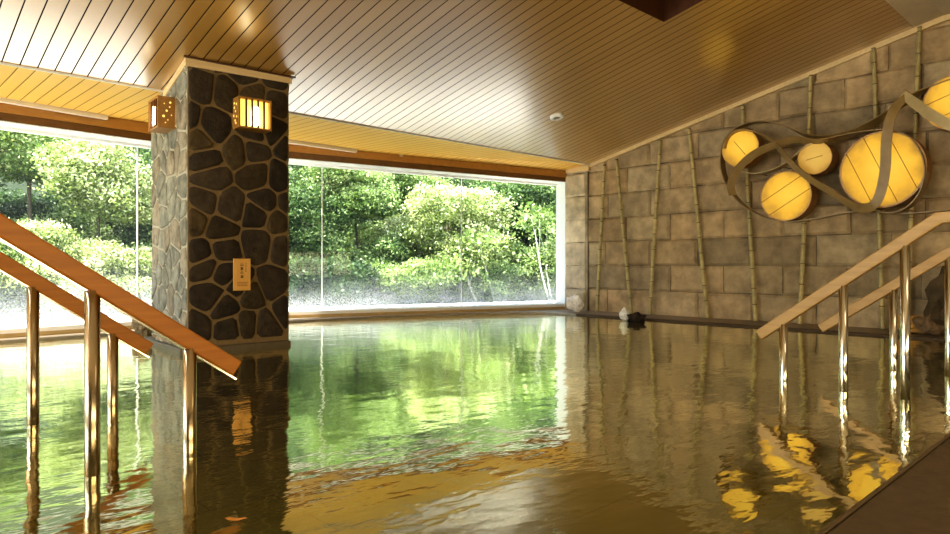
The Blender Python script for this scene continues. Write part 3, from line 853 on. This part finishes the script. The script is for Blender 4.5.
# ------------------------------------------------------------------ rocks and pebbles
def rock(name, loc, size, seed, c, lab, cat='rock', group=None, c2=None):
    bm = bmesh.new(); bmesh.ops.create_icosphere(bm, subdivisions=3, radius=1)
    for v in bm.verts:
        k = 1+.55*noise.noise(v.co*1.3+Vector((seed*3.1, seed, 0)))+.26*noise.noise(v.co*3.3+Vector((seed, 0, 5)))
        k += .05*noise.cell(v.co*2.4+Vector((seed, 1, 1)))
        v.co = Vector((v.co.x*size[0], v.co.y*size[1], v.co.z*size[2]))*k
    zmin = min(v.co.z for v in bm.verts)
    for v in bm.verts: v.co.z = max(v.co.z-zmin-.12*size[2], 0)
    vs = [v.co.copy() for v in bm.verts]; bm.verts.ensure_lookup_table()
    mb = MB()
    for f in bm.faces:
        pass
    fs = [tuple(v.index for v in f.verts) for f in bm.faces]
    b = len(mb.v); mb.v = [tuple(v) for v in vs]
    for f in fs:
        z = sum(vs[i].z for i in f)/3; k = R.uniform(.85, 1.15)
        mb.f.append(f); mb.c.append(tuple(x*k for x in c)); mb.sm.append(False)
    bm.free()
    o = mb.build(name, M['rock'], None, loc=loc)
    return tag(o, lab, cat, group)
LZ = .018
p = Pz(575, 312.5, LZ); rock('white_rock', (p.x+.05, p.y+.05, LZ), (.12, .12, .13), 2, (1.0, .97, .90), 'pale whitish lump of rock in the corner by the window jamb')
p = Pz(626, 319.5, LZ); rock('white_rock', (p.x-.0, p.y+.03, 0.0), (.065, .065, .075), 5, (.78, .76, .70), 'small white stone at the water edge under the second bamboo pole')
p = Pz(636.5, 321.2, 0); rock('dark_rock', (p.x, p.y, -.03), (.085, .12, .07), 8, (.035, .022, .014), 'flat dark brown stone at the water edge beside a small white stone')
p = PX(953, 336, 8.32); rock('boulder', (p.x+.02, p.y-.05, LZ), (.24, .27, .36), 12, (.10, .068, .035), 'large dark craggy boulder at the right edge below the lanterns')
p = PX(955, 340, 8.2); rock('boulder', (p.x+.0, p.y-.1, LZ), (.20, .28, .22), 17, (.09, .06, .03), 'dark boulder cut by the right edge, in front of the craggy one')
p = PX(914, 337, 8.22); rock('yellow_rock', (p.x+.08, p.y+.0, LZ), (.15, .20, .10), 19, (.50, .28, .075), 'low ochre yellow rock beside the dark boulder')
p = PX(930, 339, 8.15); rock('dark_rock', (p.x, p.y, LZ), (.10, .12, .11), 25, (.20, .13, .07), 'small brown rock between the ochre rock and the dark boulder')
q = Pz(144, 334.5, 0)
rock('brown_rock', (q.x, q.y, -.02), (.11, .12, .14), 31, (.30, .22, .12), 'jagged brown rock standing in the water behind the left side of the pillar')
pb = MB()
for k in range(6):
    s_ = .72-.13*k; q = PFL-pu*(.035+.008*(k % 2))+pv*s_
    rock('pebble', (q.x, q.y, .045), (.026, .042, .022), 40+k, (.33, .28, .19), 'pale pebble in the row along the foot of the pillar side', 'pebble', 'pebbles along the foot of the pillar')
# small orange leaf on the water
p = Pz(236, 520.5, .002); mb = MB()
ax = Vector((CA, -SA, 0)); ay = Vector((SA, CA, 0))
lv = [(-.033, 0), (-.022, .008), (-.008, .012), (.008, .011), (.022, .006), (.034, .001), (.024, -.005), (.01, -.008), (-.006, -.008), (-.02, -.006)]
vs = [(ax*a+ay*b+Vector((0, 0, .003+.004*(1 if abs(a) > .02 else 0)))) for a, b in lv]
mb.add([Vector((0, 0, .002))]+vs, [(0, 1+k, 1+(k+1) % 10) for k in range(10)])
o = mb.build('fallen_leaf', M['leafgold'], None, loc=p); tag(o, 'small orange leaf floating on the dark water near the camera', 'leaf')

# ------------------------------------------------------------------ garden
quad('bounce_ground', [(-20, -10, -.05), (XL-.15, -10, -.05), (XL-.15, 8.55, -.05), (-20, 8.55, -.05)], M['gravel'])  # unseen pale ground added to bounce sun up to the ceiling
quad('garden_ground', [(-30, 8.55, -.06), (40, 8.55, -.06), (40, 40, -.06), (-30, 40, -.06)], M['ground'])
mb = MB()
for s in (0, 1):
    a, b = WIN[s]; d = (b-a).normalized(); n_ = Vector((-d.y, d.x, 0))
    if s == 1: b = b+d*3
    mb.add([(*(a+n_*.40).xy, .07), (*(b+n_*.40).xy, .07), (*(b+n_*1.5).xy, .07), (*(a+n_*1.5).xy, .07)], [(0, 1, 2, 3)])
struct('garden_path', mb, M['gravel'])
mb = MB(); nx, ny = 40, 14; vs = []; fs = []
for j in range(ny+1):
    for i in range(nx+1):
        x = -22+i*1.6
        # the slope curves round the garden, farther off to the right
        y = 14.5+j*1.2
        z = -.2+max(0, j-.5)*.95+noise.noise(Vector((x*.3, y*.3, 0)))*.8
        vs.append((x, y, z))
for j in range(ny):
    for i in range(nx):
        k = j*(nx+1)+i; fs.append((k, k+1, k+nx+2, k+nx+1))
mb.add(vs, fs); struct('hillside', mb, M['hill'])

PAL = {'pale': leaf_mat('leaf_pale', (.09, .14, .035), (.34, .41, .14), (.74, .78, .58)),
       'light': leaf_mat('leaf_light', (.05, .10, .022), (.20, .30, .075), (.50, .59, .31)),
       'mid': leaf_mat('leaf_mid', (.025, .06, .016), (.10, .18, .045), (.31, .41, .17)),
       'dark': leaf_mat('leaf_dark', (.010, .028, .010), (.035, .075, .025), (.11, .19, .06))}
def foliage_mesh(name, crown, seed, nl, ls, m, flat=.5):
    """crown: list of (centre, radii); leaves cluster on sprays inside each lobe"""
    rg = np.random.default_rng(seed)
    if nl > 1000: nl = int(nl*3.4); ls = ls*.46
    V = []; C = []
    tot = sum(r[0]*r[2] for _, r in crown)
    for (c, r) in crown:
        k = int(nl*r[0]*r[2]/tot); nsp = max(8, k//34)
        u = rg.normal(size=(nsp, 3)); u /= np.linalg.norm(u, axis=1)[:, None]
        u *= rg.uniform(.45, 1.0, (nsp, 1))**.6
        sp = np.array(c)+u*np.array(r)
        tone = rg.uniform(0, 1, nsp)**1.3*.75+.08+.22*u[:, 2]  # higher sprays toned lighter, painting light on the lobe tops
        idx = rg.integers(0, nsp, k)
        sz = ls*3.2
        off = rg.normal(size=(k, 3))*np.array([sz, sz, sz*.38])
        pos = sp[idx]+off
        # droop: spray tips hang lower
        pos[:, 2] -= .25*np.linalg.norm(off[:, :2], axis=1)
        nrm = rg.normal(size=(k, 3))*np.array([1, 1, .7])+np.array([0, -.35, 1.0])*(1.2*flat+.3)
        nrm /= np.linalg.norm(nrm, axis=1)[:, None]
        t = rg.normal(size=(k, 3)); t -= nrm*(t*nrm).sum(1)[:, None]; t /= np.linalg.norm(t, axis=1)[:, None]
        b = np.cross(nrm, t)
        L = ls*rg.uniform(.6, 1.3, (k, 1)); Wd = L*rg.uniform(.42, .6, (k, 1))
        q = np.stack([pos-t*L, pos+b*Wd-t*L*.1, pos+t*L, pos-b*Wd-t*L*.1], 1)
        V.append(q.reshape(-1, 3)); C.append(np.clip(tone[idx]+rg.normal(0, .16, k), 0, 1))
    V = np.concatenate(V); C = np.concatenate(C); nq = len(C)
    me = bpy.data.meshes.new(name)
    me.vertices.add(nq*4); me.loops.add(nq*4); me.polygons.add(nq)
    me.vertices.foreach_set('co', V.astype(np.float32).ravel())
    me.loops.foreach_set('vertex_index', np.arange(nq*4, dtype=np.int32))
    me.polygons.foreach_set('loop_start', np.arange(0, nq*4, 4, dtype=np.int32))
    me.update(calc_edges=True)
    ca = me.color_attributes.new('Col', 'FLOAT_COLOR', 'CORNER')
    cc = np.repeat(C, 4); ca.data.foreach_set('color', np.stack([cc, cc, cc, np.ones_like(cc)], 1).astype(np.float32).ravel())
    me.materials.append(m)
    return me
def tree(name, px, py, rx, ry, fw, pal, lab, nl=7000, ls=.075, seed=0, group=None, cat='tree', lobes=6, bark='bark', gz=None):
    c = Pf(px, py, fw); RX = rx*fw/F; RZ = ry*fw/F
    rg = random.Random(seed*13+5)
    gz = -.06 if gz is None else gz
    if c.y > 15: gz = max(gz, -.3+max(0, (c.y-15.2)/1.2)*.95-.5)
    t = empty(name, (c.x, c.y, gz)); tag(t, lab, cat, group)
    loc = Vector((0, 0, c.z-gz))
    crown = [(loc, (RX*.62, RX*.62, RZ*.62))]
    for k in range(lobes):
        a = 2*math.pi*k/lobes+rg.uniform(-.4, .4); e = rg.uniform(-.75, .85)
        cc = loc+Vector((math.cos(a)*RX*.62, math.sin(a)*RX*.62, e*RZ*.7)); s = rg.uniform(.32, .52)
        crown.append((cc, (RX*s, RX*s, RZ*s*.8)))
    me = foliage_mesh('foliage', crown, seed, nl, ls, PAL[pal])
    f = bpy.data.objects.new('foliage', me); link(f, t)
    mb = MB(); top = loc+Vector((0, 0, RZ*.3)); r0 = max(.02, min(.05, RX*.03))
    bend = Vector((rg.uniform(-.15, .15)*RX, rg.uniform(-.15, .15)*RX, 0))
    mb.tube([(0, 0, 0), Vector((0, 0, loc.z*.4))+bend, loc, top], [r0*1.2, r0, r0*.75, r0*.3], 8)
    for cc, _ in crown[1:]:
        st = loc.lerp(cc, .12)-Vector((0, 0, RZ*.25))
        mb.tube([st, st.lerp(cc, .5)+Vector((0, 0, .05*RZ)), cc], [r0*.5, r0*.35, r0*.12], 6)
    mb.build('trunk', M[bark], t)
    return t
gr = 'garden trees beyond the windows'
T = [('maple_tree', 28, 150, 72, 48, 11.6, 'light', 'leafy yellow-green tree at the top left corner of the left window', 8000, .075),
     ('maple_tree', 100, 175, 52, 66, 10.6, 'pale', 'tall pale maple with layered sprays in the middle of the left window', 7500, .07),
     ('round_shrub', 92, 268, 72, 50, 9.9, 'pale', 'broad pale flowering-looking shrub low in the left window behind the handrail', 9000, .06),
     ('green_shrub', 6, 272, 55, 62, 9.7, 'light', 'mid green shrub at the lower left corner of the left window', 6000, .065),
     ('dark_tree', 120, 185, 62, 105, 14.2, 'dark', 'dark shaded tree behind the pale maple in the left window', 9000, .09),
     ('pale_shrub', 150, 272, 28, 40, 10.6, 'light', 'small pale shrub against the left edge of the pillar', 2600, .06),
     ('green_tree', -75, 195, 70, 120, 11.5, 'mid', 'green tree just beyond the left edge of the photograph', 6000, .085),
     ('green_tree', 215, 205, 75, 115, 12.5, 'mid', 'green tree mostly hidden behind the stone pillar', 6000, .085),
     ('green_tree', 305, 215, 42, 62, 13.0, 'mid', 'green tree directly right of the pillar in the right window', 8000, .075),
     ('green_tree', 352, 190, 46, 48, 13.8, 'light', 'bright green tree high in the right window left of the dark gap', 8000, .075),
     ('maple_tree', 447, 222, 66, 62, 14.0, 'pale', 'large pale maple filling the middle of the right window', 12000, .075),
     ('pale_shrub', 408, 284, 52, 34, 12.6, 'light', 'pale low shrub under the large maple in the right window', 6500, .07),
     ('green_tree', 522, 200, 48, 44, 16.0, 'mid', 'darker green tree high at the right end of the right window', 7500, .085),
     ('pale_shrub', 530, 272, 44, 40, 14.2, 'light', 'light green shrub behind the pale trunks at the right window end', 6500, .075),
     ('green_shrub', 330, 284, 46, 38, 11.8, 'dark', 'green shrub low beside the pillar in the right window', 6500, .07),
     ('green_tree', 398, 180, 52, 28, 16.5, 'light', 'yellow-green treetop along the top of the right window', 6000, .085),
     ('green_tree', 480, 275, 34, 36, 13.4, 'mid', 'green bush below the maple near the glass joint in the right window', 4500, .07),
     ('dark_tree', 385, 245, 45, 55, 17.5, 'dark', 'dark shaded tree in the gap at the centre of the right window', 6000, .10),
     ('green_tree', 625, 215, 60, 100, 15.5, 'mid', 'green tree hidden behind the right end of the window wall', 4000, .09)]
T += [('garden_shrub', px_, py_, rx_, ry_, fw_, pal_, '%s shrub %s' % (tone_, where_), 4500, .075)
      for (px_, py_, rx_, ry_, fw_, pal_, tone_, where_) in [
      (30, 290, 55, 40, 10.6, 'mid', 'green', 'at the foot of the left window near the left edge'),
      (125, 285, 45, 42, 11.2, 'mid', 'green', 'at the foot of the left window beside the pillar'),
      (305, 275, 38, 44, 12.6, 'mid', 'dark green', 'right of the pillar at the foot of the right window'),
      (365, 272, 40, 46, 13.2, 'mid', 'green', 'between the two glass joints at the foot of the right window'),
      (435, 285, 38, 36, 13.6, 'mid', 'green', 'left of the second glass joint at the foot of the right window'),
      (492, 278, 38, 42, 14.4, 'mid', 'green', 'behind the shorter pale trunks at the foot of the right window'),
      (548, 278, 38, 44, 15.4, 'mid', 'green', 'behind the pale trunks at the right end of the right window'),
      (340, 245, 48, 40, 15.2, 'light', 'tall pale green', 'standing left of the dark gap of the right window'),
      (300, 262, 45, 40, 14.6, 'dark', 'tall dark', 'in the shade right of the pillar'),
      (415, 250, 36, 45, 15.6, 'light', 'tall pale green', 'behind the large maple of the right window'),
      (505, 240, 45, 40, 16.4, 'mid', 'tall green', 'behind the upright pale trunks of the right window'),
      (60, 235, 50, 40, 12.6, 'light', 'tall pale green', 'behind the tall pale maple of the left window'),
      (10, 215, 45, 40, 13.4, 'dark', 'tall dark', 'under the yellow-green tree of the left window'),
      (150, 235, 45, 50, 13.6, 'dark', 'tall dark', 'in the shade beside the left edge of the pillar')]]
for i, (nm, px, py, rx, ry, fw, pal, lab, nl, ls) in enumerate(T):
    tree(nm, px, py, rx, ry, fw, pal, lab, nl, ls, seed=i+1, group=gr, lobes=7)
k = 0
for (py, fw, ry) in ((215, 18.5, 105), (120, 21.5, 80)):
    for px in range(-140, 660, 80):
        k += 1
        tree('hill_tree', px+(35 if fw > 20 else 0), py, 72, ry, fw+R.uniform(-.8, .8), 'dark' if k % 3 else 'mid', 'dense dark green tree on the slope far behind the garden',
             4200, .125, seed=60+k, group='dense trees on the slope', lobes=6)
# young trunks, pale and slim
for i, (bx, by, tx, ty, fw, lab) in enumerate([(494, 304, 479, 238, 12.9, 'slim pale trunk right of the glass joint, the taller of two leaning left'),
        (476, 304, 465, 268, 12.7, 'slim pale short trunk close to the glass joint in the right window'),
        (549, 304, 531, 218, 13.2, 'slim pale trunk near the right jamb, leaning left'),
        (553, 304, 539, 228, 13.6, 'slim pale trunk closest to the right jamb of the window')]):
    a = Pf(bx, by, fw); b = Pf(tx, ty, fw); a = a+(a-b)*((a.z+.06)/(b.z-a.z)) if a.z > -.06 else a
    t = empty('young_tree', a); tag(t, lab, 'tree', 'slim pale trunks outside the right window')
    mb = MB(); d = b-a
    wob = lambda s: Vector((math.sin(s*7+i)*.03, 0, 0))
    mb.tube([d*s+wob(s) for s in (0, .2, .4, .6, .8, 1)], [.019, .018, .016, .013, .010, .006], 8)
    mb.tube([d*.55+wob(.55), d*.8+Vector((.16, 0, .1)), d*1.0+Vector((.25, 0, .2))], [.009, .008, .004], 6)
    mb.build('trunk', M['palebark'], t)
    me = foliage_mesh('foliage', [(d*1.05, (.35, .35, .2))], 200+i, 240, .06, PAL['light'])
    f = bpy.data.objects.new('foliage', me); link(f, t)

# ------------------------------------------------------------------ light
w = bpy.data.worlds.new('World'); sc.world = w; w.use_nodes = True
nt = w.node_tree; nt.nodes.clear()
wo = nt.nodes.new('ShaderNodeOutputWorld'); bg = nt.nodes.new('ShaderNodeBackground'); sk = nt.nodes.new('ShaderNodeTexSky')
sk.sky_type = 'NISHITA'; sk.sun_disc = False; sk.sun_elevation = math.radians(52); sk.sun_rotation = math.radians(150); sk.air_density = 1.0; sk.dust_density = 2.5
nt.links.new(sk.outputs[0], bg.inputs[0]); bg.inputs[1].default_value = .45
nt.links.new(bg.outputs[0], wo.inputs[0])
def lamp(kind, name, loc, energy, color, target=None, **kw):
    l = bpy.data.lights.new(name, kind); l.energy = energy; l.color = color
    for k_, v in kw.items(): setattr(l, k_, v)
    o = bpy.data.objects.new(name, l); o.location = loc
    if target is not None: o.rotation_euler = (Vector(target)-Vector(loc)).to_track_quat('-Z', 'Y').to_euler()
    return link(o)
sd = Vector((-.60, .16, .78)).normalized()
lamp('SUN', 'sun', (0, 0, 20), 13.0, (1.0, .96, .88), Vector((0, 0, 20))-sd, angle=.01)
# added fill lights, out of view behind the camera and at the left
lamp('AREA', 'left_fill', (-4.6, 4.6, 1.7), 105, (1.0, .95, .84), (3, 6.2, 1.9), shape='RECTANGLE', size=5.5, size_y=2.2)
lamp('AREA', 'up_fill', (1.5, -2.6, .8), 70, (1.0, .80, .48), (2.0, 2.5, 3.4), shape='RECTANGLE', size=6, size_y=.8)
lamp('AREA', 'down_fill', (4.0, -1.0, 3.40), 9, (1.0, .80, .50), (5.0, 1.0, 0), shape='DISK', size=1.5)

# ------------------------------------------------------------------ camera and colour
cd = bpy.data.cameras.new('camera'); co = link(bpy.data.objects.new('camera', cd))
cd.sensor_width = 36; cd.lens = 36*F/950; cd.shift_y = (YH-267)/950
co.location = CAM; co.rotation_euler = (math.pi/2, 0, -A); cd.clip_start = .05; cd.clip_end = 200
sc.camera = co
sc.view_settings.view_transform = 'Standard'; sc.view_settings.look = 'Medium High Contrast'; sc.view_settings.exposure = 1.0
